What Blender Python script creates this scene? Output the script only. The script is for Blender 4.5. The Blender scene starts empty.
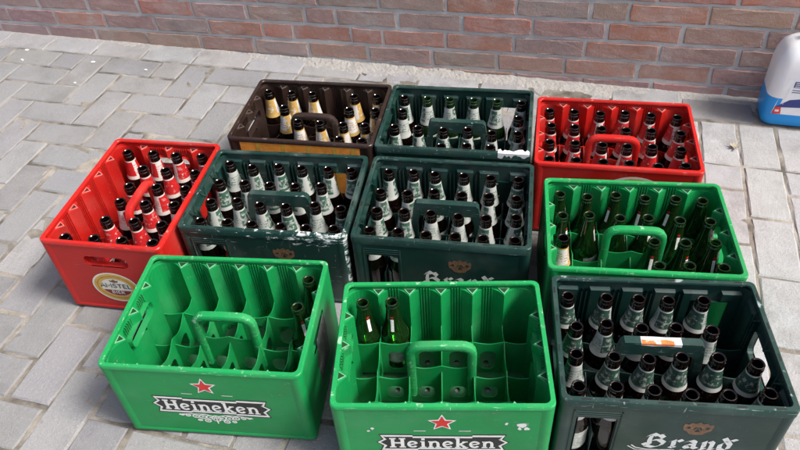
import bpy, bmesh, math, random
from mathutils import Vector, Matrix
from mathutils.geometry import tessellate_polygon

S = bpy.context.scene
COL = S.collection
PI = math.pi
rnd = random.Random(7)

# ------------------------------------------------------------------ camera
F_PX, PITCH, ROLL, CAM_H = 697.05, 0.74551, -0.074643, 1.2884
cam_data = bpy.data.cameras.new('camera')
cam = bpy.data.objects.new('camera', cam_data)
COL.objects.link(cam)
S.camera = cam
fw = Vector((0, math.cos(PITCH), -math.sin(PITCH)))
up = Vector((0, math.sin(PITCH), math.cos(PITCH)))
rt = Vector((1, 0, 0))
r2 = rt * math.cos(ROLL) + up * math.sin(ROLL)
u2 = -rt * math.sin(ROLL) + up * math.cos(ROLL)
cam.matrix_world = Matrix(((r2.x, u2.x, -fw.x, 0), (r2.y, u2.y, -fw.y, 0), (r2.z, u2.z, -fw.z, CAM_H), (0, 0, 0, 1)))
cam_data.sensor_width = 36
cam_data.lens = F_PX / 800 * 36
cam_data.clip_start = 0.02
cam_data.clip_end = 500

# ------------------------------------------------------------------ light
SUN_AZ, SUN_EL = math.radians(112), math.radians(52)     # azimuth clockwise from +Y: from the right, a little behind the camera
world = bpy.data.worlds.new('World')
S.world = world
world.use_nodes = True
wn, wl = world.node_tree.nodes, world.node_tree.links
wn.clear()
wo = wn.new('ShaderNodeOutputWorld')
wb = wn.new('ShaderNodeBackground')
sky = wn.new('ShaderNodeTexSky')
sky.sky_type = 'NISHITA'
sky.sun_disc = False
sky.sun_elevation = SUN_EL
sky.sun_rotation = SUN_AZ
sky.air_density = 1.0
sky.dust_density = 5.0
sky.ozone_density = 0.6
wb.inputs[1].default_value = 0.115
wl.new(sky.outputs[0], wb.inputs[0])
wl.new(wb.outputs[0], wo.inputs[0])
sd = bpy.data.lights.new('sun', 'SUN')
sd.energy = 2.7
sd.angle = math.radians(16)
sd.color = (1, 0.975, 0.945)
sun = bpy.data.objects.new('sun', sd)
COL.objects.link(sun)
sdir = Vector((math.sin(SUN_AZ) * math.cos(SUN_EL), math.cos(SUN_AZ) * math.cos(SUN_EL), math.sin(SUN_EL)))
sun.rotation_euler = sdir.to_track_quat('Z', 'Y').to_euler()
sun.location = sdir * 6
vs = S.view_settings
vs.view_transform = 'Standard'
vs.look = 'None'
vs.gamma = 1
vs.exposure = 0.80
vs.use_curve_mapping = False
S.render.resolution_x, S.render.resolution_y = 1024, 576
S.cycles.transparent_max_bounces = 24
S.cycles.max_bounces = 10

# ------------------------------------------------------------------ material helpers
class NT:
    def __init__(s, name):
        s.m = bpy.data.materials.new(name)
        s.m.use_nodes = True
        s.t = s.m.node_tree
        s.n, s.l = s.t.nodes, s.t.links
        s.p = s.n['Principled BSDF']
        s.out = s.n['Material Output']
        s._o = None
    def obj(s):
        if not s._o:
            s._o = s.n.new('ShaderNodeTexCoord')
        return s._o.outputs['Object']
    def gen(s, key):
        if not s._o:
            s._o = s.n.new('ShaderNodeTexCoord')
        return s._o.outputs[key]
    def new(s, typ, **kw):
        nd = s.n.new(typ)
        for k, v in kw.items():
            if k.startswith('i_'):
                key = k[2:]
                nd.inputs[int(key) if key.isdigit() else key].default_value = v
            else:
                setattr(nd, k, v)
        return nd
    def put(s, sock, v):
        if isinstance(v, bpy.types.NodeSocket):
            s.l.new(v, sock)
        else:
            sock.default_value = v
    def math(s, op, a, b=0.0, c=0.0, clamp=False):
        nd = s.n.new('ShaderNodeMath')
        nd.operation = op
        nd.use_clamp = clamp
        s.put(nd.inputs[0], a); s.put(nd.inputs[1], b); s.put(nd.inputs[2], c)
        return nd.outputs[0]
    def noise(s, scale, detail=4, rough=.55, vec=None, w=None):
        nd = s.n.new('ShaderNodeTexNoise')
        nd.inputs['Scale'].default_value = scale
        nd.inputs['Detail'].default_value = detail
        nd.inputs['Roughness'].default_value = rough
        s.l.new(vec if vec is not None else s.obj(), nd.inputs['Vector'])
        return nd.outputs['Fac']
    def mapping(s, scale=(1, 1, 1), vec=None, loc=(0, 0, 0)):
        nd = s.n.new('ShaderNodeMapping')
        nd.inputs['Scale'].default_value = scale
        nd.inputs['Location'].default_value = loc
        s.l.new(vec if vec is not None else s.obj(), nd.inputs['Vector'])
        return nd.outputs[0]
    def step(s, v, a, b):
        nd = s.n.new('ShaderNodeMapRange')
        s.put(nd.inputs[0], v)
        nd.inputs[1].default_value = a; nd.inputs[2].default_value = b
        nd.inputs[3].default_value = 0; nd.inputs[4].default_value = 1
        return nd.outputs[0]
    def mix(s, fac, a, b, mode='MIX'):
        nd = s.n.new('ShaderNodeMix')
        nd.data_type = 'RGBA'
        nd.blend_type = mode
        s.put(nd.inputs[0], fac)
        for i, v in ((6, a), (7, b)):
            if isinstance(v, (tuple, list)) and len(v) == 3:
                v = (*v, 1)
            s.put(nd.inputs[i], v)
        return nd.outputs[2]
    def sep(s, vec=None):
        nd = s.n.new('ShaderNodeSeparateXYZ')
        s.l.new(vec if vec is not None else s.obj(), nd.inputs[0])
        return nd.outputs
    def bump(s, h, strength=.3, dist=.002):
        nd = s.n.new('ShaderNodeBump')
        nd.inputs['Strength'].default_value = strength
        nd.inputs['Distance'].default_value = dist
        s.l.new(h, nd.inputs['Height'])
        s.l.new(nd.outputs[0], s.p.inputs['Normal'])
    def info(s, key):
        nd = s.n.new('ShaderNodeObjectInfo')
        return nd.outputs[key]
    def col(s, v):
        s.put(s.p.inputs['Base Color'], (*v, 1) if isinstance(v, (tuple, list)) and len(v) == 3 else v)
    def rough(s, v):
        s.put(s.p.inputs['Roughness'], v)

def plastic(name, col, pale, wear=.5, rough=.36, trans=.15, scuff_scale=28, local=None, grime=.22):
    """injection moulded crate plastic: faded patches, fine scratches, pale scuffs"""
    k = NT(name)
    seed = k.info('Random')
    off = k.new('ShaderNodeVectorMath', operation='ADD')
    k.l.new(k.obj(), off.inputs[0])
    cmb = k.new('ShaderNodeCombineXYZ')
    sc = k.math('MULTIPLY', seed, 7.0)
    for i in range(3):
        k.l.new(sc, cmb.inputs[i])
    k.l.new(cmb.outputs[0], off.inputs[1])
    v = off.outputs[0]
    base = k.mix(k.step(k.noise(5, 3, vec=v), .35, .7), col, tuple(c * .82 for c in col))
    base = k.mix(k.math('MULTIPLY', k.step(k.noise(9, 4, vec=v), .5, .8), .12), base, pale)
    scr = k.noise(1, 3, .6, vec=k.mapping((30, 30, 420), v))
    scr2 = k.noise(1, 3, .6, vec=k.mapping((420, 420, 30), v))
    thr = .76 - .1 * wear
    m1 = k.step(scr, thr - .02, thr + .04)
    m2 = k.step(scr2, thr, thr + .05)
    blot = k.step(k.noise(scuff_scale, 6, .7, vec=v), .74 - .12 * wear, .80 - .12 * wear)
    mask = k.math('MULTIPLY', k.math('MAXIMUM', k.math('MAXIMUM', m1, m2), blot), min(1, .35 + wear * .5))
    if local:
        mask = k.math('MAXIMUM', mask, local(k, v))
    fin = k.mix(mask, base, pale)
    dirt = k.step(k.noise(14, 5, .65, vec=v), .52, .75)
    fin = k.mix(k.math('MULTIPLY', dirt, grime), fin, (.07, .062, .05))
    k.col(fin)
    k.rough(k.math('ADD', rough, k.math('MULTIPLY', mask, .3)))
    k.bump(k.math('ADD', k.noise(60, 3, vec=v), k.math('MULTIPLY', scr, .5)), .12, .0015)
    if trans:
        tr = k.new('ShaderNodeBsdfTranslucent')
        k.l.new(fin, tr.inputs['Color'])
        mx = k.new('ShaderNodeMixShader', i_0=trans)
        k.l.new(k.p.outputs[0], mx.inputs[1])
        k.l.new(tr.outputs[0], mx.inputs[2])
        k.l.new(mx.outputs[0], k.out.inputs[0])
    return k.m

def glass(name, tint, spec=1.0):
    """thin bottle wall: tinted see-through plus a Fresnel mirror"""
    k = NT(name)
    k.n.remove(k.p)
    tr = k.new('ShaderNodeBsdfTransparent')
    gl = k.new('ShaderNodeBsdfGlossy')
    gl.inputs['Roughness'].default_value = .04
    lw = k.new('ShaderNodeFresnel', i_0=1.85)
    nz = k.step(k.noise(30, 3), .3, .7)
    c = k.mix(nz, tint, tuple(t * .8 for t in tint))
    k.l.new(c, tr.inputs['Color'])
    df = k.new('ShaderNodeBsdfDiffuse')
    df.inputs['Color'].default_value = (*[min(1, t * .16 + .002) for t in tint], 1)
    m0 = k.new('ShaderNodeMixShader', i_0=.22)
    k.l.new(tr.outputs[0], m0.inputs[1]); k.l.new(df.outputs[0], m0.inputs[2])
    mx = k.new('ShaderNodeMixShader')
    k.l.new(lw.outputs[0], mx.inputs[0])
    k.l.new(m0.outputs[0], mx.inputs[1]); k.l.new(gl.outputs[0], mx.inputs[2])
    k.l.new(mx.outputs[0], k.out.inputs[0])
    return k.m

def flat(name, col, rough=.5, var=.25, metal=0, scale=60, worn=None):
    k = NT(name)
    c = k.mix(k.math('MULTIPLY', k.step(k.noise(scale, 4), .35, .75), 1.0), col, tuple(x * (1 - var) for x in col))
    if worn:
        w = k.step(k.math('MAXIMUM', k.noise(90, 6, .75), k.noise(1, 4, .7, vec=k.mapping((40, 40, 300)))), .60, .645)
        c = k.mix(w, c, worn)
    k.col(c); k.rough(rough)
    k.p.inputs['Metallic'].default_value = metal
    return k.m

def label_mat(name, base, second, band, z0, z1, sector=.8, ink=(.03, .03, .03), metal=.0, backs=2.55, blot=.52):
    """paper / foil wrap around the neck: printed panels by angle, a band at the foot, worn print"""
    k = NT(name)
    x, y, z = k.sep()
    ang = k.math('ARCTAN2', y, x)
    side = k.math('LESS_THAN', k.math('ABSOLUTE', ang), k.math('MULTIPLY', k.math('ADD', k.math('MULTIPLY', k.info('Random'), 2.2), .25), sector))
    back = k.math('GREATER_THAN', k.math('ABSOLUTE', ang), backs)
    t = k.step(z, z0, z1)
    c = k.mix(side, base, second)
    c = k.mix(back, c, second)
    # lines of print on the pale panels, an emblem blot on the coloured ones
    lines = k.math('GREATER_THAN', k.math('SINE', k.math('MULTIPLY', z, 900)), .45)
    txt = k.math('MULTIPLY', lines, k.step(k.noise(1, 2, vec=k.mapping((260, 260, 20))), .47, .53))
    mid = k.math('MULTIPLY', k.math('GREATER_THAN', t, .28), k.math('LESS_THAN', t, .75))
    c = k.mix(k.math('MULTIPLY', k.math('MULTIPLY', txt, mid), k.math('MULTIPLY', side, .8)), c, ink)
    em = k.math('MULTIPLY', k.step(k.noise(120, 3, .7), blot, blot + .08), k.math('MULTIPLY', mid, k.math('SUBTRACT', 1.0, side)))
    c = k.mix(k.math('MULTIPLY', em, .85), c, second)
    em2 = k.math('MULTIPLY', k.step(k.noise(85, 4, .7, vec=k.mapping((1, 1, 1), None, (3, 1, 2))), .54, .60), k.math('MULTIPLY', mid, side))
    c = k.mix(k.math('MULTIPLY', em2, .8), c, base)
    low = k.math('LESS_THAN', t, .17)
    c = k.mix(low, c, band)
    hi = k.math('GREATER_THAN', t, .93)
    c = k.mix(hi, c, band)
    wear = k.step(k.math('ADD', k.noise(55, 5, .7), k.math('MULTIPLY', k.info('Random'), .12)), .62, .70)
    c = k.mix(k.math('MULTIPLY', wear, .35), c, (.5, .48, .44))
    k.col(c)
    k.rough(.42)
    k.p.inputs['Metallic'].default_value = metal
    k.bump(k.noise(150, 3), .2, .0008)
    return k.m

def band_zone(lo, hi, axis=2):
    pass

# --- crates
GREEN, GREEN_P = (.008, .34, .088), (.34, .60, .40)
DARK, DARK_P = (.006, .036, .029), (.34, .41, .39)
RED, RED_P = (.58, .016, .012), (.80, .40, .34)
BROWN, BROWN_P = (.026, .014, .011), (.22, .17, .14)

def scraped(k, v):
    # the long scrape along the front lip and the right-hand corner of one crate
    x, y, z = k.sep()
    n = k.noise(1, 7, .75, vec=k.mapping((35, 35, 90), v))
    fr = k.math('MULTIPLY', k.math('LESS_THAN', y, -.13), k.math('GREATER_THAN', x, -.19))
    fr = k.math('MULTIPLY', fr, k.math('GREATER_THAN', z, .19))
    co = k.math('MULTIPLY', k.math('GREATER_THAN', x, .192), k.math('LESS_THAN', y, -.135))
    zone = k.math('MAXIMUM', fr, co)
    n = k.math('ADD', n, k.math('MULTIPLY', k.math('SUBTRACT', k.step(x, -.16, .14), 1.0), .13))
    n = k.math('ADD', n, k.math('MULTIPLY', k.math('SUBTRACT', k.step(z, .185, .222), 1.0), .05))
    n = k.math('ADD', n, k.math('MULTIPLY', co, .05))
    return k.math('MULTIPLY', zone, k.step(n, .50, .55))

M = dict(
    green=plastic('green_plastic', GREEN, GREEN_P, .55, .40, .26),
    green_rim=plastic('green_rim_plastic', GREEN, GREEN_P, 1.05, .5, .15, 40),
    dark=plastic('dark_green_plastic', DARK, DARK_P, .38, .38, .04),
    dark_rim=plastic('dark_green_rim_plastic', DARK, DARK_P, .8, .5, .0, 90),
    dark_scr=plastic('scraped_dark_green_plastic', DARK, (.62, .68, .66), .6, .45, .0, 60, scraped),
    red=plastic('red_plastic', RED, RED_P, .5, .40, .22),
    red_rim=plastic('red_rim_plastic', RED, RED_P, .75, .4, .12, 40),
    brown=plastic('brown_plastic', BROWN, BROWN_P, .35, .36, .03),
    brown_rim=plastic('brown_rim_plastic', BROWN, BROWN_P, .8, .42, .0, 40),
    glass_brown=glass('brown_glass', (.075, .020, .006)),
    glass_green=glass('green_glass', (.13, .48, .09)),
    white=flat('white_print', (.78, .78, .75), .5, .12, worn=(.25, .42, .3)),
    white_dark=flat('white_print_on_dark', (.74, .76, .74), .5, .15, worn=(.10, .16, .14)),
    black=flat('black_print', (.012, .013, .014), .45, .3, worn=(.05, .08, .065)),
    redprint=flat('red_print', (.62, .02, .015), .45, .2),
    bronze=flat('bronze_print', (.20, .105, .055), .55, .45, scale=160, worn=(.05, .07, .06)),
    orange=flat('orange_print', (.88, .33, .05), .5, .35, scale=35, worn=(.85, .45, .16)),
    gold=flat('gold_print', (.62, .36, .06), .45, .25, scale=90),
    cream=flat('cream_print', (.74, .70, .60), .5, .15),
    maroon=flat('maroon_print', (.20, .02, .02), .5, .2),
    paper=flat('torn_paper', (.70, .70, .69), .8, .12, scale=120),
    sticker=flat('orange_sticker', (.82, .20, .05), .5, .3, scale=80, worn=(.8, .8, .78)),
    bodylabel=flat('pale_body_label', (.55, .58, .52), .5, .5, scale=140, worn=(.04, .12, .07)),
    cap_white=flat('white_cap', (.60, .60, .58), .4, .45, scale=200),
    cap_red=flat('red_cap', (.16, .03, .03), .35, .4, scale=200),
)
NZ0, NZ1 = .1285, .184
M['lab_brand'] = label_mat('silver_green_label', (.025, .065, .048), (.36, .39, .37), (.46, .47, .45), NZ0, NZ1, .42, (.03, .08, .06), .1, 3.3)
M['lab_brand2'] = label_mat('white_green_label', (.040, .105, .072), (.42, .44, .415), (.46, .48, .45), NZ0, NZ1, .8, (.03, .14, .08), 0, 2.7, .46)
M['lab_amstel'] = label_mat('red_white_label', (.46, .014, .016), (.60, .56, .53), (.60, .52, .48), NZ0, NZ1, .55, (.5, .05, .04), 0, 3.3, .60)
M['lab_gold'] = label_mat('gold_label', (.58, .36, .10), (.74, .72, .68), (.62, .40, .13), NZ0, NZ1, .7, (.3, .16, .05), .2)

# ------------------------------------------------------------------ mesh helpers
class MB:
    def __init__(s):
        s.v, s.f = [], []
        s.k = 0
    def add(s, vs, fs):
        b = len(s.v)
        s.v += [tuple(p) for p in vs]
        s.f += [tuple(b + i for i in f) for f in fs]
    def box(s, x0, x1, y0, y1, z0, z1, c=0.0):
        if c:
            a = [(x0 + c, y0 + c, z0), (x1 - c, y0 + c, z0), (x1 - c, y1 - c, z0), (x0 + c, y1 - c, z0),
                 (x0, y0, z0 + c), (x1, y0, z0 + c), (x1, y1, z0 + c), (x0, y1, z0 + c),
                 (x0, y0, z1 - c), (x1, y0, z1 - c), (x1, y1, z1 - c), (x0, y1, z1 - c),
                 (x0 + c, y0 + c, z1), (x1 - c, y0 + c, z1), (x1 - c, y1 - c, z1), (x0 + c, y1 - c, z1)]
            f = [(3, 2, 1, 0), (12, 13, 14, 15)]
            for L in range(3):
                for i in range(4):
                    j = (i + 1) % 4
                    f.append((L * 4 + i, L * 4 + j, L * 4 + 4 + j, L * 4 + 4 + i))
            s.add(a, f)
        else:
            a = [(x, y, z) for z in (z0, z1) for x, y in ((x0, y0), (x1, y0), (x1, y1), (x0, y1))]
            s.add(a, [(3, 2, 1, 0), (4, 5, 6, 7), (0, 1, 5, 4), (1, 2, 6, 5), (2, 3, 7, 6), (3, 0, 4, 7)])
    def loft(s, rings, close=True):
        """rings of equal point count, joined in turn"""
        n = len(rings[0])
        vs = [p for r in rings for p in r]
        fs = []
        for i in range(len(rings) - 1):
            for j in range(n if close else n - 1):
                k = (j + 1) % n
                fs.append((i * n + j, i * n + k, (i + 1) * n + k, (i + 1) * n + j))
        s.add(vs, fs)
    def lathe(s, prof, n=20):
        s.loft([[(r * math.cos(2 * PI * j / n), r * math.sin(2 * PI * j / n), z) for j in range(n)] for r, z in prof])
    def plate(s, outer, holes, fn, d0, d1, sides=True):
        """flat outline with holes, 2D -> fn(a, b, depth); two faces and all edges"""
        loops = [outer] + list(holes)
        flatp = [p for L in loops for p in L]
        tri = tessellate_polygon([[Vector((p[0], p[1], 0)) for p in L] for L in loops])
        n = len(flatp)
        vs = [fn(p[0], p[1], d0) for p in flatp]
        fs = [tuple(t) for t in tri]
        if d1 is not None:
            vs += [fn(p[0], p[1], d1) for p in flatp]
            fs += [tuple(n + i for i in t[::-1]) for t in tri]
            if sides:
                b = 0
                for L in loops:
                    m = len(L)
                    for i in range(m):
                        j = (i + 1) % m
                        fs.append((b + i, b + j, n + b + j, n + b + i))
                    b += m
        s.add(vs, fs)
    def mesh(s, name, smooth=False):
        me = bpy.data.meshes.new(name)
        me.from_pydata(s.v, [], s.f)
        bm = bmesh.new()
        bm.from_mesh(me)
        bmesh.ops.recalc_face_normals(bm, faces=bm.faces[:])
        bm.to_mesh(me)
        bm.free()
        if smooth:
            for p in me.polygons:
                p.use_smooth = True
            try:
                me.set_sharp_from_angle(angle=math.radians(38))
            except Exception:
                pass
        return me
    def build(s, name, mat, parent=None, smooth=False):
        me = s.mesh(name, smooth)
        me.materials.append(mat)
        return link(name, me, parent)

def link(name, me, parent=None):
    o = bpy.data.objects.new(name, me)
    COL.objects.link(o)
    if parent:
        o.parent = parent
    return o

def thing(name, label, cat, loc=(0, 0, 0), rz=0, group=None):
    o = bpy.data.objects.new(name, None)
    o.empty_display_size = .05
    COL.objects.link(o)
    o.location = loc
    o.rotation_euler = (0, 0, rz)
    o['label'] = label
    o['category'] = cat
    if group:
        o['group'] = group
    return o

def rrect(hx, hy, r, z, n=4):
    pts = []
    for cx, cy, a0 in ((hx - r, hy - r, 0), (-hx + r, hy - r, 90), (-hx + r, -hy + r, 180), (hx - r, -hy + r, 270)):
        for i in range(n + 1):
            a = math.radians(a0 + 90 * i / n)
            pts.append((cx + r * math.cos(a), cy + r * math.sin(a), z))
    return pts

def rrect2(x0, x1, y0, y1, r, n=4):
    hx, hy, cx, cy = (x1 - x0) / 2, (y1 - y0) / 2, (x0 + x1) / 2, (y0 + y1) / 2
    r = min(r, hx - 1e-4, hy - 1e-4)
    return [(p[0] + cx, p[1] + cy) for p in rrect(hx, hy, r, 0, n)]

def ell(cx, cy, rx, ry, n=28, a0=0, a1=360):
    full = abs(a1 - a0) >= 360
    m = n if full else n + 1
    return [(cx + rx * math.cos(math.radians(a0 + (a1 - a0) * i / n)), cy + ry * math.sin(math.radians(a0 + (a1 - a0) * i / n))) for i in range(m)]

# ------------------------------------------------------------------ setting: wall frame (u along the wall, v towards it)
WA = math.radians(-18)
WO = Vector((-.25, 2.335))
def uv(u, v, z=0):
    c, s_ = math.cos(WA), math.sin(WA)
    return Vector((WO.x + c * u - s_ * v, WO.y + s_ * u + c * v, z))
def to_px(P):
    d = Vector(P) - Vector((0, 0, CAM_H))
    z = d.dot(fw)
    if z < .05:
        return None
    return 400 + F_PX * d.dot(r2) / z, 225 - F_PX * d.dot(u2) / z
def in_view(P, m=60):
    q = to_px(P)
    return q is not None and -m < q[0] < 800 + m and -m < q[1] < 450 + m

# ground far sheet
k = NT('soil')
k.col(k.mix(k.noise(3, 5), (.24, .22, .19), (.32, .31, .29)))
k.rough(.95)
g = MB()
g.add([(-150, -150, -.03), (150, -150, -.03), (150, 150, -.03), (-150, 150, -.03)], [(0, 1, 2, 3)])
o = g.build('ground', k.m)
o['kind'] = 'structure'

# joint sand bed
k = NT('joint_sand')
n1, n2 = k.noise(9, 5, .6), k.noise(220, 4, .7)
c = k.mix(k.step(n1, .38, .62), (.10, .088, .07), (.34, .31, .265))
c = k.mix(k.math('MULTIPLY', k.step(n2, .55, .7), .5), c, (.07, .065, .055))
k.col(c)
k.rough(.95)
k.bump(n2, .6, .004)
bed_mat = k.m
bed = MB()
NU, NV = 220, 100
vs_, fs_ = [], []
for j in range(NV + 1):
    for i in range(NU + 1):
        u, v = -3.2 + 6.6 * i / NU, .02 - 3.0 * j / NV
        p = uv(u, v)
        vs_.append((p.x, p.y, -.0052 + rnd.uniform(-.0018, .0022)))
for j in range(NV):
    for i in range(NU):
        a = j * (NU + 1) + i
        fs_.append((a, a + 1, a + NU + 2, a + NU + 1))
bed.add(vs_, fs_)
pavement = bed.build('pavement', bed_mat)
pavement['kind'] = 'structure'

# pavers
k = NT('concrete_paver')
tint = k.info('Color')
seed = k.math('MULTIPLY', k.info('Random'), 31.0)
cmb = k.new('ShaderNodeCombineXYZ')
for i in range(3):
    k.l.new(seed, cmb.inputs[i])
ad = k.new('ShaderNodeVectorMath', operation='ADD')
k.l.new(k.obj(), ad.inputs[0]); k.l.new(cmb.outputs[0], ad.inputs[1])
v = ad.outputs[0]
grain = k.noise(420, 4, .7, vec=v)
big = k.noise(16, 5, .6, vec=v)
c = k.mix(k.step(big, .3, .7), tint, (.30, .295, .29), 'MIX')
c = k.mix(.55, tint, c)
c = k.mix(k.math('MULTIPLY', k.step(grain, .46, .68), .48), c, (.13, .13, .135))
c = k.mix(k.math('MULTIPLY', k.step(k.noise(260, 3, .7, vec=v), .60, .72), .45), c, (.55, .55, .54))
spl = k.step(k.noise(48, 6, .75, vec=v), .68, .73)
c = k.mix(k.math('MULTIPLY', spl, .5), c, (.58, .57, .54))
stn = k.step(k.noise(7, 4, .6, vec=v), .56, .72)
c = k.mix(k.math('MULTIPLY', stn, .42), c, (.15, .145, .135))
geo = k.new('ShaderNodeNewGeometry')
wst = k.step(k.noise(2.6, 6, .65, vec=geo.outputs['Position']), .50, .68)
c = k.mix(k.math('MULTIPLY', wst, .38), c, (.13, .122, .108))
spot = k.step(k.noise(13, 3, .5, vec=geo.outputs['Position']), .70, .74)
c = k.mix(k.math('MULTIPLY', spot, .45), c, (.10, .095, .09))
k.col(c)
k.rough(.88)
k.bump(k.math('ADD', k.math('MULTIPLY', grain, .5), k.noise(90, 5, .7, vec=v)), .8, .004)
paver_mat = k.m

def paver_mesh(name, w, h, seed, top=0.0, depth=.05, ch=.0035, wob=.0012, mat=paver_mat, nx=5, ny=3):
    r = random.Random(seed)
    def loop(ins, z, jit):
        pts = []
        hx, hy = w / 2 - ins, h / 2 - ins
        for i in range(nx): pts.append((-hx + 2 * hx * i / nx, -hy))
        for i in range(ny): pts.append((hx, -hy + 2 * hy * i / ny))
        for i in range(nx): pts.append((hx - 2 * hx * i / nx, hy))
        for i in range(ny): pts.append((-hx, hy - 2 * hy * i / ny))
        return [(x + r.uniform(-jit, jit), y + r.uniform(-jit, jit), z + (r.uniform(-jit, 0) * .4 if jit else 0)) for x, y in pts]
    m = MB()
    A, B, C_ = loop(0, top - depth, 0), loop(0, top - ch, wob * .5), loop(ch * 1.1, top, wob)
    # corners knocked off a little
    m.loft([A, B, C_])
    n = len(C_)
    m.add(C_ , [tuple(range(n))])
    me = m.mesh(name)
    me.materials.append(mat)
    return me

PM = .1095
pav_var = [paver_mesh('paver', PM * 2 - .0078, PM - .0078, i, wob=.0019) for i in range(7)]
half_var = [paver_mesh('half_paver', PM - .0078, PM - .0078, 50 + i, wob=.0019) for i in range(3)]
edge_var = [paver_mesh('edge_paver', .213, .108, 70 + i, wob=.0016) for i in range(4)]
far_paver = MB()
n_pav = 0
def put_paver(u, v, rot, variants, tone=None):
    global n_pav
    p = uv(u, v)
    me = rnd.choice(variants)
    ang = WA + rot + rnd.choice((0, PI)) + rnd.gauss(0, .006)
    z = -.0006 - abs(rnd.gauss(0, .0016))
    p.x += rnd.gauss(0, .0008); p.y += rnd.gauss(0, .0008)
    g_ = rnd.gauss(.272 - .03 * min(1, max(0, (-v - .6) / .6)), .032) if tone is None else tone + rnd.gauss(0, .02)  # tone drops farther from the wall, painting in the dimmer light there
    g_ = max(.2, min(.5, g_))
    col_ = (g_ * rnd.uniform(.98, 1.02), g_ * rnd.uniform(.985, 1.01), g_ * rnd.uniform(.97, 1.05), 1)
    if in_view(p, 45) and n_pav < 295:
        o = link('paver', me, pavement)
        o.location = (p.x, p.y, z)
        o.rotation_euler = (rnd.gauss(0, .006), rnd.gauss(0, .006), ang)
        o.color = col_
        n_pav += 1
    else:
        mt = Matrix.Translation((p.x, p.y, z)) @ Matrix.Rotation(ang, 4, 'Z')
        far_paver.add([mt @ q.co for q in me.vertices], [tuple(f.vertices) for f in me.polygons])

U0, V0 = -.81, -.118
def skew(v):
    return -.04 * max(0, (-v - .6)) / .9
for j in range(0, 26):
    for c_ in range(-22, 40):
        u = U0 + PM * c_
        v = V0 - PM * j
        ph = (c_ - j) % 4
        if u < -3.1 or u > 3.2:
            continue
        if ph == 0 and not (1.10 < u + PM < 3.3 and v > -1.45):
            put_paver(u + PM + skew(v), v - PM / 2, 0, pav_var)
        if (c_ - j) % 4 == 3 and not (1.10 < u + PM / 2 < 3.3 and v > -1.45):        # upper cell of an upright pair
            if j + 1 <= 26:
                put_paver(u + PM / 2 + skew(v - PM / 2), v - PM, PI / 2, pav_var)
        if j == 0 and ph == 2 and u < 1.0:
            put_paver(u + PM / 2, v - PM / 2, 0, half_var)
# courses on the right, laid upright in columns; pale tone stands in for stronger light
PR = .1085
for ci in range(-2, 18):
    u = 1.43 + PR * ci + PR / 2
    v = -.156
    first = True
    odd = ci % 2
    while v > -1.5:
        if first and True:
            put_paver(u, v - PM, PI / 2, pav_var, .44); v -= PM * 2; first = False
            if odd:
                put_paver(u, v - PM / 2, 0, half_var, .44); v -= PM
        else:
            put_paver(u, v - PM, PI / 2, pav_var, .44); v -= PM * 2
# course along the foot of the wall
u = -3.1
while u < 3.2:
    wide = u > 1.1
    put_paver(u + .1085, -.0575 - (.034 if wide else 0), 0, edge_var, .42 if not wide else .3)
    u += .2185
if far_paver.v:
    o = far_paver.build('paver_field', paver_mat, pavement)
    o.color = (.33, .33, .335, 1)
    o['kind'] = 'stuff'

# ---------------------------------------------------------------- brick wall
k = NT('wall_brick')
tint = k.info('Color')
seed = k.math('MULTIPLY', k.info('Random'), 57.0)
cmb = k.new('ShaderNodeCombineXYZ')
for i in range(3):
    k.l.new(seed, cmb.inputs[i])
ad = k.new('ShaderNodeVectorMath', operation='ADD')
k.l.new(k.obj(), ad.inputs[0]); k.l.new(cmb.outputs[0], ad.inputs[1])
v = ad.outputs[0]
pat = k.noise(11, 4, .6, vec=v)
c = k.mix(k.step(pat, .42, .62), tint, (.42, .28, .245))
c = k.mix(.6, tint, c)
c = k.mix(k.math('MULTIPLY', k.step(k.noise(30, 6, .75, vec=k.mapping((1, 1, 3), v)), .5, .72), .42), c, (.50, .44, .41))
c = k.mix(k.math('MULTIPLY', k.step(k.noise(24, 5, .7, vec=v), .6, .75), .4), c, (.12, .08, .07))
gr = k.noise(300, 4, .7, vec=v)
geo = k.new('ShaderNodeNewGeometry')
c = k.mix(k.math('MULTIPLY', k.step(k.noise(5, 6, .7, vec=geo.outputs['Position']), .52, .70), .45), c, (.52, .49, .47))
c = k.mix(k.math('MULTIPLY', k.step(k.noise(9, 5, .7, vec=geo.outputs['Position']), .60, .72), .4), c, (.13, .10, .09))
c = k.mix(k.math('MULTIPLY', k.step(gr, .56, .72), .3), c, (.10, .07, .06))
k.col(c)
k.rough(.92)
k.bump(k.math('ADD', k.math('MULTIPLY', gr, .5), k.noise(60, 6, .75, vec=v)), .9, .005)
brick_mat = k.m
k = NT('mortar')
n2 = k.noise(260, 4, .7)
c = k.mix(k.step(k.noise(7, 5, .65), .35, .65), (.44, .435, .43), (.55, .54, .53))
c = k.mix(k.math('MULTIPLY', k.step(n2, .55, .7), .4), c, (.2, .19, .18))
k.col(c); k.rough(.95)
k.bump(n2, .7, .003)
mortar_mat = k.m

wall = thing('brick_wall', 'weathered red and mauve brick wall rising behind the crates', 'wall', uv(0, 0), WA)
COURSE, TILT, BH, BL = .0672, .021, .0555, .2285
mw = MB()
rows_, cols_ = 60, 150
vs_, fs_ = [], []
for j in range(rows_ + 1):
    for i in range(cols_ + 1):
        x, z = -3.2 + 6.5 * i / cols_, -.04 + 2.4 * j / rows_
        vs_.append((x, .0034 + rnd.uniform(-.0012, .0012), z))
for j in range(rows_):
    for i in range(cols_):
        a = j * (cols_ + 1) + i
        fs_.append((a, a + 1, a + cols_ + 2, a + cols_ + 1))
mw.add(vs_, fs_)
mw.box(-3.2, 3.3, .012, .2, -.04, 2.36)
mw.build('mortar', mortar_mat, wall)

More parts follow.
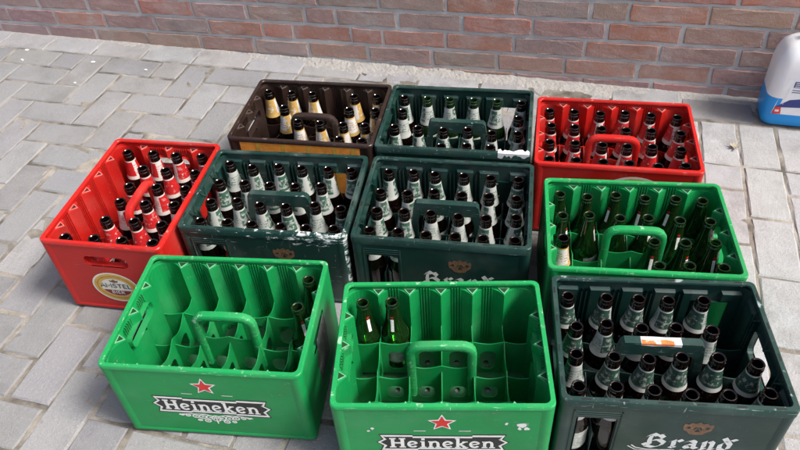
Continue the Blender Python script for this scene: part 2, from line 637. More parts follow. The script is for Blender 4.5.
def brick_mesh(L, seed):
    r = random.Random(seed)
    nx, ny = max(3, int(L / .03)), 2
    def loop(ins, y, jit):
        hx, hz = L / 2 - ins, BH / 2 - ins
        pts = []
        for i in range(nx): pts.append((-hx + 2 * hx * i / nx, -hz))
        for i in range(ny): pts.append((hx, -hz + 2 * hz * i / ny))
        for i in range(nx): pts.append((hx - 2 * hx * i / nx, hz))
        for i in range(ny): pts.append((-hx, hz - 2 * hz * i / ny))
        return [(x + r.uniform(-jit, jit), y + r.uniform(-jit, jit) * .3, z + r.uniform(-jit, jit)) for x, z in pts]
    m = MB()
    A, B, C_ = loop(0, .03, 0), loop(0, .003, .0022), loop(.003, 0, .0026)
    m.loft([A, B, C_])
    m.add(C_, [tuple(range(len(C_)))])
    me = m.mesh('brick')
    me.materials.append(brick_mat)
    return me
_bm = {}
def get_brick(L):
    key = round(L / .008) * .008
    lst = _bm.setdefault(key, [])
    if len(lst) < 4:
        lst.append(brick_mesh(key, len(_bm) * 10 + len(lst)))
        return lst[-1]
    return rnd.choice(lst)
known = {   # joints read off along the lowest courses: positions and colours
    0: [],
    1: [-.486, -.259, -.039, .19, .428, .658, .885, 1.118],
    2: [-.435, -.209, -.09, .133, .252, .475, .712, .945, 1.177, 1.409],
    3: [-.488, -.262, -.034, .081, .307, .535, .771, 1.003, 1.233, 1.471],
    4: [.02, .243, .48, .712, .945, 1.063, 1.296, 1.535],
}
ORANGE = [(2, -.40), (2, -.15), (2, .0), (2, .19), (2, .36), (2, .58), (2, 1.05), (3, .65), (1, 1.25), (3, 1.12), (1, 1.02), (4, .6), (4, 1.2), (5, 1.3), (2, -.9), (3, -.7)]
far_brick = MB()
n_br = 0
for row in range(0, 34):
    js = list(known.get(row, []))
    if not js:
        js = [.0 + rnd.uniform(0, .23)]
    while js[0] > -3.1:
        js.insert(0, js[0] - (BL + rnd.uniform(-.004, .004) if rnd.random() > .1 else .116))
    while js[-1] < 3.2:
        js.append(js[-1] + (BL + rnd.uniform(-.004, .004) if rnd.random() > .1 else .116))
    for a, b in zip(js, js[1:]):
        um = (a + b) / 2
        zc = .005 - COURSE + COURSE * (row + .5) + TILT * um - .002
        if zc + BH / 2 < .004:
            continue
        L = b - a - .0105
        me = get_brick(L)
        P = uv(um, 0, zc)
        col_ = rnd.choice([(.36, .235, .21), (.38, .24, .21), (.33, .235, .215), (.41, .25, .215), (.32, .225, .205), (.37, .275, .25)])
        if any(r_ == row and a < x < b for r_, x in ORANGE) or (row > 4 and rnd.random() < .22):
            col_ = rnd.choice([(.42, .185, .135), (.40, .19, .145), (.43, .205, .155)])
        if um > .9 and row > 2:
            col_ = tuple(x * y for x, y in zip(col_, (1.08, 1.0, .95)))
        col_ = tuple(x * rnd.uniform(.92, 1.1) for x in col_)
        if in_view(P, 70) and n_br < 295:
            o = link('brick', me, wall)
            o.location = (um, rnd.gauss(0, .0009), zc)
            o.rotation_euler = (0, -TILT + rnd.gauss(0, .003), rnd.gauss(0, .003))
            o.color = (*col_, 1)
            n_br += 1
        else:
            mt = Matrix.Translation((um, 0, zc)) @ Matrix.Rotation(-TILT, 4, 'Y')
            far_brick.add([mt @ q.co for q in me.vertices], [tuple(f.vertices) for f in me.polygons])
o = far_brick.build('brick_field', brick_mat, wall)
o.color = (.30, .19, .155, 1)
o['kind'] = 'stuff'

# crumbled mortar and sand along the foot of the wall
k = NT('crumbled_mortar')
n2 = k.noise(160, 5, .7)
k.col(k.mix(k.step(n2, .35, .7), (.47, .45, .415), (.31, .30, .28)))
k.rough(.95)
k.bump(n2, .8, .004)
from mathutils import noise as mnoise
cr = MB()
vs_, fs_ = [], []
NX, NY = 520, 12
for j in range(NY + 1):
    for i in range(NX + 1):
        u = -2.0 + 4.2 * i / NX
        t = j / NY
        v = .004 - .11 * t
        p = uv(u, v)
        amt = .35 + .65 * math.exp(-((u - .35) / .75) ** 2)
        nz = mnoise.fractal(Vector((u * 16, v * 22, 1.3)), .7, 2.2, 4) * .012
        fine = mnoise.noise(Vector((u * 90, v * 90, 4))) * .003
        h = (.007 * (1 - t) ** 1.4 + nz * .5 * (1 - t * .6) + fine) * amt - .0045 - .008 * t ** 3
        vs_.append((p.x, p.y, h))
for j in range(NY):
    for i in range(NX):
        a = j * (NX + 1) + i
        fs_.append((a, a + 1, a + NX + 2, a + NX + 1))
cr.add(vs_, fs_)
o = cr.build('mortar_crumbs', k.m)
o['kind'] = 'stuff'
o['label'] = 'pale crumbled mortar and sand along the foot of the brick wall'
o['category'] = 'mortar crumbs'

# ------------------------------------------------------------------ crates
LX, LY, H = .1990, .1490, .228
PX, PY = .0645, .0715
FLOOR = .006

def face_fn(face, off):
    """(s, z, d): s left-to-right seen from outside, d outwards from the wall plane"""
    if face == 'front': return lambda s_, z, d: (s_, -(off + d), z)
    if face == 'back': return lambda s_, z, d: (-s_, off + d, z)
    if face == 'left': return lambda s_, z, d: (-(off + d), -s_, z)
    return lambda s_, z, d: (off + d, s_, z)

_mc = {}
def cached(key, fn, smooth=False):
    if key not in _mc:
        _mc[key] = fn().mesh(key, smooth)
    return _mc[key]

def part(name, key, fn, mat, parent, smooth=False):
    """part that shares its mesh among crates of a kind; the material sits on the object"""
    me = cached(key, fn, smooth)
    if not me.materials:
        me.materials.append(None)
    o = link(name, me, parent)
    o.material_slots[0].link = 'OBJECT'
    o.material_slots[0].material = mat
    return o

IN = .0022           # wall plane set back behind rim and foot
TH = .0028

def shell_mesh(holes):
    """four outer walls with their openings, corner posts, foot band"""
    def f():
        m = MB()
        zb, zt = .013, .217
        cw = .024
        for face, half, off in (('front', LX, LY), ('back', LX, LY), ('left', LY, LX), ('right', LY, LX)):
            fn = face_fn(face, off - IN)
            w = half - cw
            m.plate([(-w, zb), (w, zb), (w, zt), (-w, zt)], holes.get(face, []), fn, 0, -TH)
        # corner posts: slope out from the wall plane, round the corner
        for sx, sy in ((1, 1), (-1, 1), (-1, -1), (1, -1)):
            prof = [(LX - cw, LY - IN), (LX - cw + .006, LY - .0004)]
            r = .013
            for i in range(6):
                a = math.radians(90 - 90 * i / 5)
                prof.append((LX - r + r * math.cos(a) - .0002, LY - r + r * math.sin(a) - .0002))
            prof += [(LX - .0004, LY - cw + .006), (LX - IN, LY - cw)]
            inner = [(LX - IN - TH, LY - cw), (LX - .012, LY - .012), (LX - cw, LY - IN - TH)]
            ring = [(x * sx, y * sy) for x, y in prof + inner]
            m.loft([[(x, y, zb) for x, y in ring], [(x, y, zt) for x, y in ring]])
        # foot band
        m.loft([rrect(LX - .006, LY - .006, .010, 0), rrect(LX - .002, LY - .002, .012, .003), rrect(LX, LY, .013, .006),
                rrect(LX, LY, .013, .011), rrect(LX - IN, LY - IN, .012, .0145), rrect(LX - IN - TH, LY - IN - TH, .011, .0145), rrect(LX - IN - TH, LY - IN - TH, .011, 0.0005)])
        return m
    return f

def rim_mesh(wid=.0075, drop=.011, r=.013, slots=False):
    def f():
        m = MB()
        z = H
        m.loft([rrect(LX - IN, LY - IN, r, z - drop - .002), rrect(LX, LY, r, z - drop), rrect(LX, LY, r, z - .002), rrect(LX - .0015, LY - .0015, r, z),
                rrect(LX - wid, LY - wid, r * .8, z), rrect(LX - wid - .001, LY - wid - .001, r * .8, z - .0015), rrect(LX - wid - .001, LY - wid - .001, r * .8, z - .006)], True)
        return m
    return f

def base_mesh():
    m = MB()
    hol = []
    for i in range(6):
        for j in range(4):
            cx, cy = (i - 2.5) * PX, (j - 1.5) * PY
            hol.append(ell(cx, cy, .006, .0065, 8))
    m.plate([(-LX + .006, -LY + .006), (LX - .006, -LY + .006), (LX - .006, LY - .006), (-LX + .006, LY - .006)], hol, lambda a, b, d: (a, b, d), FLOOR, .0025)
    return m

DZ = .124
def sagged(length, n_cells, z, sag, half_t, along, at, zb=.02, x0=None, hump=None):
    """one divider: thin wall whose upper edge sags between the crossings"""
    m = MB()
    N = n_cells * 8
    top, bot = [], []
    for i in range(N + 1):
        t = i / N
        s_ = -length + 2 * length * t
        ph = (s_ / (PX if along == 'x' else PY) + n_cells / 2)
        fr = ph - math.floor(ph)
        zz = z - sag * math.sin(PI * fr) ** 1.2
        if hump:
            zz += hump(s_)
        top.append((s_, zz))
        bot.append((s_, zb))
    hol = []
    pit = PX if along == 'x' else PY
    for q in range(n_cells):
        c_ = (q - (n_cells - 1) / 2) * pit
        w = pit * .26
        if abs(c_) + w < length - .003:
            hol.append(rrect2(c_ - w, c_ + w, .034, z - sag - .024, .013, 3))
    outer = [(-length, zb), (length, zb)] + top[::-1]
    if along == 'x':
        m.plate(outer, hol, lambda a_, b_, d: (a_, at + d, b_), -half_t, half_t)
    else:
        m.plate(outer, hol, lambda a_, b_, d: (at + d, a_, b_), -half_t, half_t)
    return m

RIDGE = .0190
SLOT_Y, SLOT_Z0, SLOT_Z1 = .054, .154, .186
def wall_depth(s_, n, pitch):
    """how far the scalloped lining stands in from the wall at s_"""
    ph = s_ / pitch + n / 2
    t = (ph - math.floor(ph)) * 2 - 1
    return RIDGE * abs(t) ** 2.3

def lining_path():
    pts = []
    WX, WY = LX - IN - TH - .0012, LY - IN - TH - .0012
    xe, ye = 2.5 * PX, 1.5 * PY
    def corner(sx, sy, rev):
        c = []
        for i in range(1, 6):
            a = math.radians(90 * i / 6)
            c.append((sx * (xe + (WX - xe) * math.cos(a)), sy * (ye + (WY - ye) * math.sin(a))))
        return c[::-1] if rev else c
    NXs, NYs = 60, 42
    right = [(WX - wall_depth(y, 4, PY), y) for y in [-ye + 2 * ye * i / NYs for i in range(NYs + 1)]]
    top = [(x, WY - wall_depth(x, 6, PX)) for x in [xe - 2 * xe * i / NXs for i in range(NXs + 1)]]
    pts += right + corner(1, 1, False) + top + corner(-1, 1, True) + [(-x, -y) for x, y in right] + corner(-1, -1, False) + [(-x, -y) for x, y in top] + corner(1, -1, True)
    return pts

def lining_mesh():
    m = MB()
    P = lining_path()
    n = len(P)
    ZT = .2095
    for i in range(n):
        (x0, y0), (x1, y1) = P[i], P[(i + 1) % n]
        short = abs(x0) > .165 and abs(y0) < SLOT_Y and abs(y1) < SLOT_Y and abs(x1) > .165
        for z0, z1 in (((.006, SLOT_Z0), (SLOT_Z1, ZT)) if short else ((.006, ZT),)):
            m.add([(x0, y0, z0), (x1, y1, z0), (x1, y1, z1), (x0, y0, z1)], [(0, 1, 2, 3)])
    # top web between lining and wall
    WX, WY = LX - IN - TH - .0012, LY - IN - TH - .0012
    out = [(WX + .002, WY + .002), (-WX - .002, WY + .002), (-WX - .002, -WY - .002), (WX + .002, -WY - .002)]
    m.plate(out, [P] + [], lambda a, b, d: (a, b, d), ZT - .0004, None)
    return m

def collar_mesh():
    """worn raised edges of the three-cornered pockets"""
    m = MB()
    ZT = .2095
    WX, WY = LX - IN - TH - .0012, LY - IN - TH - .0012
    hol = []
    for sg in (1, -1):
        for i in range(-2, 3):
            x = i * PX
            hol.append([(x - .0092, sg * (WY - .0005)), (x + .0092, sg * (WY - .0005)), (x, sg * (WY - .0135))])
        for j in range(-1, 2):
            y = j * PY
            hol.append([(sg * (WX - .0005), y - .0085), (sg * (WX - .0005), y + .0085), (sg * (WX - .0135), y)])
    for h in hol:
        cx, cy = sum(p[0] for p in h) / 3, sum(p[1] for p in h) / 3
        o_ = [(cx + (p[0] - cx) * 1.34, cy + (p[1] - cy) * 1.34, ZT) for p in h]
        o2 = [(cx + (p[0] - cx) * 1.34, cy + (p[1] - cy) * 1.34, ZT + .002) for p in h]
        i2 = [(p[0], p[1], ZT + .002) for p in h]
        i1 = [(p[0], p[1], ZT) for p in h]
        m.loft([o_, o2, i2, i1])
    return m

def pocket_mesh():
    """flat dark triangles: the shade of three-cornered wells put into colour"""
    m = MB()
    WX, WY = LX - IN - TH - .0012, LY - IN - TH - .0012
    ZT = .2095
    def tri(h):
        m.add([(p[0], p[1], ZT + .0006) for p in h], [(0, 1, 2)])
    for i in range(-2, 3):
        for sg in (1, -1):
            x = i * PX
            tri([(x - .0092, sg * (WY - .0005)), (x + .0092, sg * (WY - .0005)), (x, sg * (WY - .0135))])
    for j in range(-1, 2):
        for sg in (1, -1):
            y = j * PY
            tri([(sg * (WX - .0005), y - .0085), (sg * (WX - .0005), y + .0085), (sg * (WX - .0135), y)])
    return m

def rib_mesh():
    """fine upright ribs in the scallops of the long walls"""
    m = MB()
    WY = LY - IN - TH - .0012
    for i in range(1, 5):
        xc = (i - 2.5) * PX
        for q in (-1.5, -.5, .5, 1.5):
            x = xc + q * .0058
            for sg in (1, -1):
                y = sg * WY
                m.box(x - .0008, x + .0008, min(y, y - sg * .0035), max(y, y - sg * .0035), .05, .214)
    return m

def grip_mesh(side):
    m = MB()
    WX = LX - IN - TH - .002
    for sg in (side,):
        for q in range(17):
            y = -.048 + .006 * q
            x = sg * (WX - .0015)
            m.box(min(x, x - sg * .003), max(x, x - sg * .003), y - .001, y + .001, SLOT_Z1 + .004, SLOT_Z1 + .024)
        # slot edges through the wall
        ring = rrect2(-SLOT_Y, SLOT_Y, SLOT_Z0, SLOT_Z1, .012, 4)
        fn = face_fn('right' if sg > 0 else 'left', LX - IN)
        m.loft([[fn(a, b, .0) for a, b in ring], [fn(a, b, -.018) for a, b in ring]])
    return m

def tube_path(path, ry, rz_, n=10, axis='x'):
    """rounded bar swept along a path in the XZ plane"""
    m = MB()
    rings = []
    for i, (x, z) in enumerate(path):
        a = path[max(0, i - 1)]; b = path[min(len(path) - 1, i + 1)]
        tx, tz = b[0] - a[0], b[1] - a[1]
        L = math.hypot(tx, tz)
        nx, nz = -tz / L, tx / L
        ring = []
        for q in range(n):
            t = 2 * PI * q / n
            cu, su = math.cos(t), math.sin(t)
            e = .6
            cu = math.copysign(abs(cu) ** e, cu); su = math.copysign(abs(su) ** e, su)
            ring.append((x + nx * rz_ * cu, ry * su, z + nz * rz_ * cu))
        rings.append(ring)
    m.loft(rings)
    return m

def arch_path(hw, zt, zb, r):
    p = [(-hw, zb), (-hw, (zb + zt - r) / 2), (-hw, zt - r)]
    p += [(-hw + r - r * math.cos(math.radians(a)), zt - r + r * math.sin(math.radians(a))) for a in (22, 45, 68)]
    p += [(-hw + r, zt), (0, zt + .001), (hw - r, zt)]
    p += [(hw - r + r * math.sin(math.radians(a)), zt - r + r * math.cos(math.radians(a))) for a in (22, 45, 68)]
    p += [(hw, zt - r), (hw, (zb + zt - r) / 2), (hw, zb)]
    return p

def scallop_crate(root, mat, mrim, slots=True):
    sl = rrect2(-SLOT_Y, SLOT_Y, SLOT_Z0, SLOT_Z1, .012, 4)
    part('shell', 'scallop_shell', shell_mesh({'left': [sl], 'right': [sl]}), mat, root, True)
    part('rim', 'scallop_rim', rim_mesh(.0085, .010), mrim, root, True)
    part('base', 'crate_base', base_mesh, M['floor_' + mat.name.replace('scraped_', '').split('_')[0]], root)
    part('cell_lining', 'scallop_lining', lining_mesh, mat, root, True)
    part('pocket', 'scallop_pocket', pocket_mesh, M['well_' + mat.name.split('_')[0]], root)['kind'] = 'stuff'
    part('pocket_edge', 'scallop_collar', collar_mesh, M['edge_' + mat.name.split('_')[0]], root)['kind'] = 'stuff'
    part('wall_ribs', 'scallop_ribs', rib_mesh, mat, root)['kind'] = 'stuff'
    for sg in (1, -1):
        part('hand_grip', 'scallop_grip%d' % sg, lambda sg=sg: grip_mesh(sg), mat, root)
    for i in range(-2, 3):
        part('divider', 'scallop_div_y%d' % i, lambda i=i: sagged(LY - .022, 4, DZ, .015, .0009, 'y', i * PX), mat, root)
    for j in (-1, 1):
        part('divider', 'scallop_div_x%d' % j, lambda j=j: sagged(LX - .022, 6, DZ + .001, .007, .0009, 'x', j * PY), mat, root)
    def hump(s_):
        return .036 if abs(s_) < .058 else 0
    part('divider', 'scallop_div_mid', lambda: sagged(LX - .022, 6, .106, .008, .0011, 'x', 0, hump=hump), mat, root)
    part('carrying_handle', 'scallop_handle', lambda: tube_path(arch_path(.060, .2055, .05, .022), .0095, .0090), mrim, root, True)

# --- crates with flat pads inside (dark green kind)
WIN = rrect2(-.166, -.094, .035, .174, .004, 2)
SIDE_WIN = rrect2(-.052, .052, .134, .196, .010, 3)
WX0, WY0 = LX - IN - TH - .0004, LY - IN - TH - .0004
def one_pad(face, s_, w, z0=.006, z1=.203, d=.0065):
    fn = face_fn(face, WY0 if face in ('front', 'back') else WX0)
    m = MB()
    ring0 = [(s_ - w - .003, 0), (s_ - w, d), (s_ + w, d), (s_ + w + .003, 0)]
    m.loft([[fn(a, z0, -b) for a, b in ring0], [fn(a, z1 - .005, -b) for a, b in ring0], [fn(a, z1, 0) for a, b in ring0]], False)
    return m
def pad_list():
    out = []
    for face, n, pitch in (('front', 6, PX), ('back', 6, PX), ('left', 4, PY), ('right', 4, PY)):
        for i in range(n):
            s_ = (i - (n - 1) / 2) * pitch
            if n == 6 and i in (0, 1):           # the opening is here
                out.append((face, s_ + (-.012 if i == 0 else .020), .008))
                out.append((face, s_, .017, .178, .203, .0064))
            elif n == 6:
                out.append((face, s_, .019))
            elif i in (1, 2):
                out.append((face, s_, .02, .006, .128))
            else:
                out.append((face, s_, .018))
    return out
def pad_ribs():
    m = MB()
    for face, off, n, pitch in (('front', WY0, 6, PX), ('back', WY0, 6, PX), ('left', WX0, 4, PY), ('right', WX0, 4, PY)):
        fn = face_fn(face, off)
        for i in range(n - 1):
            s_ = (i - (n - 2) / 2) * pitch
            for q in (-.0045, .0045):
                x = s_ + q
                if n == 6 and i == 0:
                    continue
                zt = .197 if n == 6 else (.128 if i == 1 else .197)
                m.loft([[fn(x - .0011, z, 0), fn(x - .0011, z, -.009), fn(x + .0011, z, -.009), fn(x + .0011, z, 0)] for z in (.006, zt)])
            if n == 4:                    # little forked webs under the rim of the short walls
                for q in (-1, 1):
                    a, b = s_ + q * .001, s_ + q * .013
                    m.loft([[fn(a, .196, -.010), fn(a, .199, -.010), fn(b, .216, -.001), fn(b, .213, -.001)],
                            [fn(a + .0022, .196, -.010), fn(a + .0022, .199, -.010), fn(b + .0022, .216, -.001), fn(b + .0022, .213, -.001)]])
    return m

def slot_marks():
    """flat dark marks on the rim, painting in the shade of its slots"""
    m = MB()
    z = H + .0003
    for i in range(6):
        x = (i - 2.5) * PX + .006
        for sg in (1, -1):
            y = sg * (LY - .0048)
            m.add([(x - .008, y - .0016, z), (x + .008, y - .0016, z), (x + .008, y + .0016, z), (x - .008, y + .0016, z)], [(0, 1, 2, 3)])
    for j in range(4):
        y = (j - 1.5) * PY
        for sg in (1, -1):
            x = sg * (LX - .0048)
            m.add([(x - .0016, y - .008, z), (x + .0016, y - .008, z), (x + .0016, y + .008, z), (x - .0016, y + .008, z)], [(0, 1, 2, 3)])
    return m

def ridge_mesh(face):
    """ledges over the opening and beside it"""
    m = MB()
    fn = face_fn(face, LY - IN)
    for z in (.181, .187, .193):
        m.loft([[fn(s_, z - .0012, .0), fn(s_, z - .0008, .0012), fn(s_, z + .0008, .0012), fn(s_, z + .0012, 0)] for s_ in (-.172, -.088)])
    for s_ in (-.0885, -.1715):
        m.loft([[fn(s_ - .0015, z, 0), fn(s_ - .001, z, .0014), fn(s_ + .001, z, .0014), fn(s_ + .0015, z, 0)] for z in (.02, .196)])
    return m
def edge_mesh(face):
    m = MB()
    if face in ('front', 'back'):
        fn, W_, d = face_fn(face, LY - IN), WIN, -.009
    else:
        fn, W_, d = face_fn(face, LX - IN), SIDE_WIN, -.012
    m.loft([[fn(a, b, 0) for a, b in W_], [fn(a, b, d) for a, b in W_]])
    return m

def flat_handle():
    m = MB()
    out = [(-.088, .06), (-.084, .150), (-.076, .209), (-.070, .216), (.070, .216), (.076, .209), (.084, .150), (.088, .06),
           (.071, .06), (.068, .150), (.063, .176), (.058, .181), (-.058, .181), (-.063, .176), (-.068, .150), (-.071, .06)]
    m.plate(out, [], lambda a, b, d: (a, d, b), -.0085, .0085)
    return m

def pad_crate(root, mat, mrim):
    part('shell', 'pad_shell', shell_mesh({'front': [WIN], 'back': [WIN], 'left': [SIDE_WIN], 'right': [SIDE_WIN]}), mat, root, True)
    part('rim', 'pad_rim', rim_mesh(.0095, .020, .011), mrim, root, True)
    part('rim_slots', 'pad_slots', slot_marks, M['well_dark'], root)['kind'] = 'stuff'
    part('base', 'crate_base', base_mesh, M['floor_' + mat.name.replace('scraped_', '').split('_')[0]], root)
    for i, a in enumerate(pad_list()):
        part('wall_pad', 'pad_pad%d' % i, lambda a=a: one_pad(*a), mat, root)
    part('wall_ribs', 'pad_ribs', pad_ribs, mat, root)['kind'] = 'stuff'
    for f_ in ('front', 'back'):
        part('panel_ridges', 'pad_ridges_' + f_, lambda f_=f_: ridge_mesh(f_), mat, root)['kind'] = 'stuff'
        part('opening_edge', 'pad_edge_' + f_, lambda f_=f_: edge_mesh(f_), mat, root)
    for f_ in ('left', 'right'):
        part('opening_edge', 'pad_edge_' + f_, lambda f_=f_: edge_mesh(f_), mat, root)
    for i in range(-2, 3):
        part('divider', 'pad_div_y%d' % i, lambda i=i: sagged(LY - .012, 4, .108, .008, .001, 'y', i * PX), mat, root)
    for j in (-1, 1):
        part('divider', 'pad_div_x%d' % j, lambda j=j: sagged(LX - .012, 6, .109, .006, .001, 'x', j * PY), mat, root)
    part('divider', 'pad_div_mid', lambda: sagged(LX - .012, 6, .112, .006, .0012, 'x', 0), mat, root)
    h = part('carrying_handle', 'pad_handle', flat_handle, mrim, root)
    return h

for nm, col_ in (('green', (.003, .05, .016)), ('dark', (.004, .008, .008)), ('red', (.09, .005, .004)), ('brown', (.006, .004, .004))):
    M['well_' + nm] = flat('well_' + nm, col_, .6)  # dark colour paints the shade inside the three-cornered wells and rim slots
for nm, col_ in (('green', GREEN), ('dark', DARK), ('red', RED), ('brown', BROWN)):
    M['edge_' + nm] = flat('worn_edge_' + nm, tuple(x * .5 + y * .5 for x, y in zip(col_, dict(green=GREEN_P, dark=DARK_P, red=RED_P, brown=BROWN_P)[nm])), .5, .3, scale=70)
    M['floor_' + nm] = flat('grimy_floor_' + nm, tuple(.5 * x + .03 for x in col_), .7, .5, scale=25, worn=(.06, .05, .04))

# ---------------------------------------------------------------- print and lettering (flat, just proud of the plastic)
class Print:
    def __init__(s, face, off, lift=.0004):
        s.fn = face_fn(face, off)
        s.lift = lift
        s.m = MB()
        s.k = 0
    def d(s):
        s.k += 1
        return s.lift + .000012 * s.k
    def poly(s, pts, holes=()):
        s.m.plate(pts, holes, s.fn, s.d(), None)
    def stroke(s, pts, w, close=False):
        P = list(pts)
        n = len(P)
        L_, R_ = [], []
        for i in range(n):
            a = P[i - 1] if (i > 0 or close) else P[i]
            b = P[(i + 1) % n] if (i < n - 1 or close) else P[i]
            tx, ty = b[0] - a[0], b[1] - a[1]
            l = math.hypot(tx, ty) or 1
            nx, ny = -ty / l * w / 2, tx / l * w / 2
            L_.append((P[i][0] + nx, P[i][1] + ny)); R_.append((P[i][0] - nx, P[i][1] - ny))
        s.strip(L_, R_, close)
    def nib(s, pts, nx, ny):
        s.strip([(x + nx, y + ny) for x, y in pts], [(x - nx, y - ny) for x, y in pts], False)
    def strip(s, L_, R_, close):
        n = len(L_)
        d = s.d()
        vs = [s.fn(x, y, d) for x, y in L_] + [s.fn(x, y, d) for x, y in R_]
        fs = [(i, (i + 1) % n, n + (i + 1) % n, n + i) for i in range(n if close else n - 1)]
        s.m.add(vs, fs)
    def build(s, name, mat, parent):
        return s.m.build(name, mat, parent)

def xf(pts, x, y, sc, shear=0):
    return [(x + (px + py * shear) * sc, y + py * sc) for px, py in pts]

SLAB = {   # stroke letters with slab feet: (points, width) in units of cap height
    'H': (.98, [([(.20, 0), (.20, 1)], .2), ([(.74, 0), (.74, 1)], .2), ([(.2, .5), (.74, .5)], .15), ([(.02, .06), (.38, .06)], .12), ([(.02, .94), (.38, .94)], .12), ([(.56, .06), (.92, .06)], .12), ([(.56, .94), (.92, .94)], .12)]),
    'e': (.66, [(ell(.31, .36, .23, .29, 16, 15, 325), .16), ([(.1, .30), (.53, .44)], .11)]),
    'i': (.44, [([(.21, 0), (.21, .68)], .18), ([(.03, .05), (.40, .05)], .1), ([(.05, .64), (.24, .64)], .1), ([(.12, .90), (.31, .90)], .19)]),
    'n': (.80, [([(.18, 0), (.18, .68)], .18), ([(.18, .48), (.30, .62), (.44, .64), (.55, .55), (.58, .40), (.58, 0)], .17), ([(.02, .05), (.34, .05)], .1), ([(.43, .05), (.76, .05)], .1), ([(.03, .64), (.2, .64)], .1)]),
    'k': (.78, [([(.18, 0), (.18, 1)], .18), ([(.18, .28), (.56, .62)], .13), ([(.32, .38), (.58, .06)], .17), ([(.02, .05), (.34, .05)], .1), ([(.44, .05), (.76, .05)], .1), ([(.42, .64), (.72, .64)], .1), ([(.03, .96), (.2, .96)], .1)]),
}
def slab_text(P, txt, x, y, cap, track=0.0):
    for ch in txt:
        adv, strokes = SLAB[ch]
        for pts, w in strokes:
            P.stroke(xf(pts, x, y, cap), w * cap)
        x += (adv + track) * cap
    return x
def slab_width(txt, cap, track=0.0):
    return sum(SLAB[c_][0] + track for c_ in txt) * cap

SANS = {
    'A': (.72, [([(.06, 0), (.35, 1), (.64, 0)], .17), ([(.18, .32), (.52, .32)], .14)]),
    'M': (.9, [([(.1, 0), (.1, 1), (.43, .3), (.76, 1), (.76, 0)], .17)]),
    'S': (.66, [([(.56, .84), (.34, .93), (.12, .80), (.16, .58), (.48, .44), (.54, .2), (.32, .07), (.08, .16)], .17)]),
    'T': (.66, [([(.32, 0), (.32, .92)], .17), ([(.03, .92), (.61, .92)], .16)]),
    'E': (.62, [([(.14, 0), (.14, 1)], .17), ([(.14, .92), (.54, .92)], .16), ([(.14, .5), (.48, .5)], .14), ([(.14, .08), (.54, .08)], .16)]),
    'L': (.58, [([(.14, 0), (.14, 1)], .17), ([(.14, .08), (.52, .08)], .16)]),
    'B': (.68, [([(.14, 0), (.14, 1)], .17), ([(.14, .92), (.42, .92), (.52, .74), (.40, .53), (.14, .53)], .15), ([(.14, .08), (.44, .08), (.57, .28), (.42, .53)], .15)]),
    'I': (.34, [([(.16, 0), (.16, 1)], .17)]),
    'R': (.68, [([(.14, 0), (.14, 1)], .17), ([(.14, .92), (.42, .92), (.54, .72), (.42, .5), (.14, .5)], .15), ([(.34, .5), (.58, 0)], .16)]),
}
def sans_text(P, txt, cx, y, cap, wide=1.0):
    w = sum(SANS[c_][0] for c_ in txt) * cap * wide
    x = cx - w / 2
    for ch in txt:
        adv, strokes = SANS[ch]
        for pts, sw in strokes:
            P.stroke([(x + a * cap * wide, y + b * cap) for a, b in pts], sw * cap)
        x += adv * cap * wide

def star_pts(cx, cy, R, r):
    return [(cx + (R if i % 2 == 0 else r) * math.sin(PI * i / 5), cy + (R if i % 2 == 0 else r) * math.cos(PI * i / 5)) for i in range(10)]

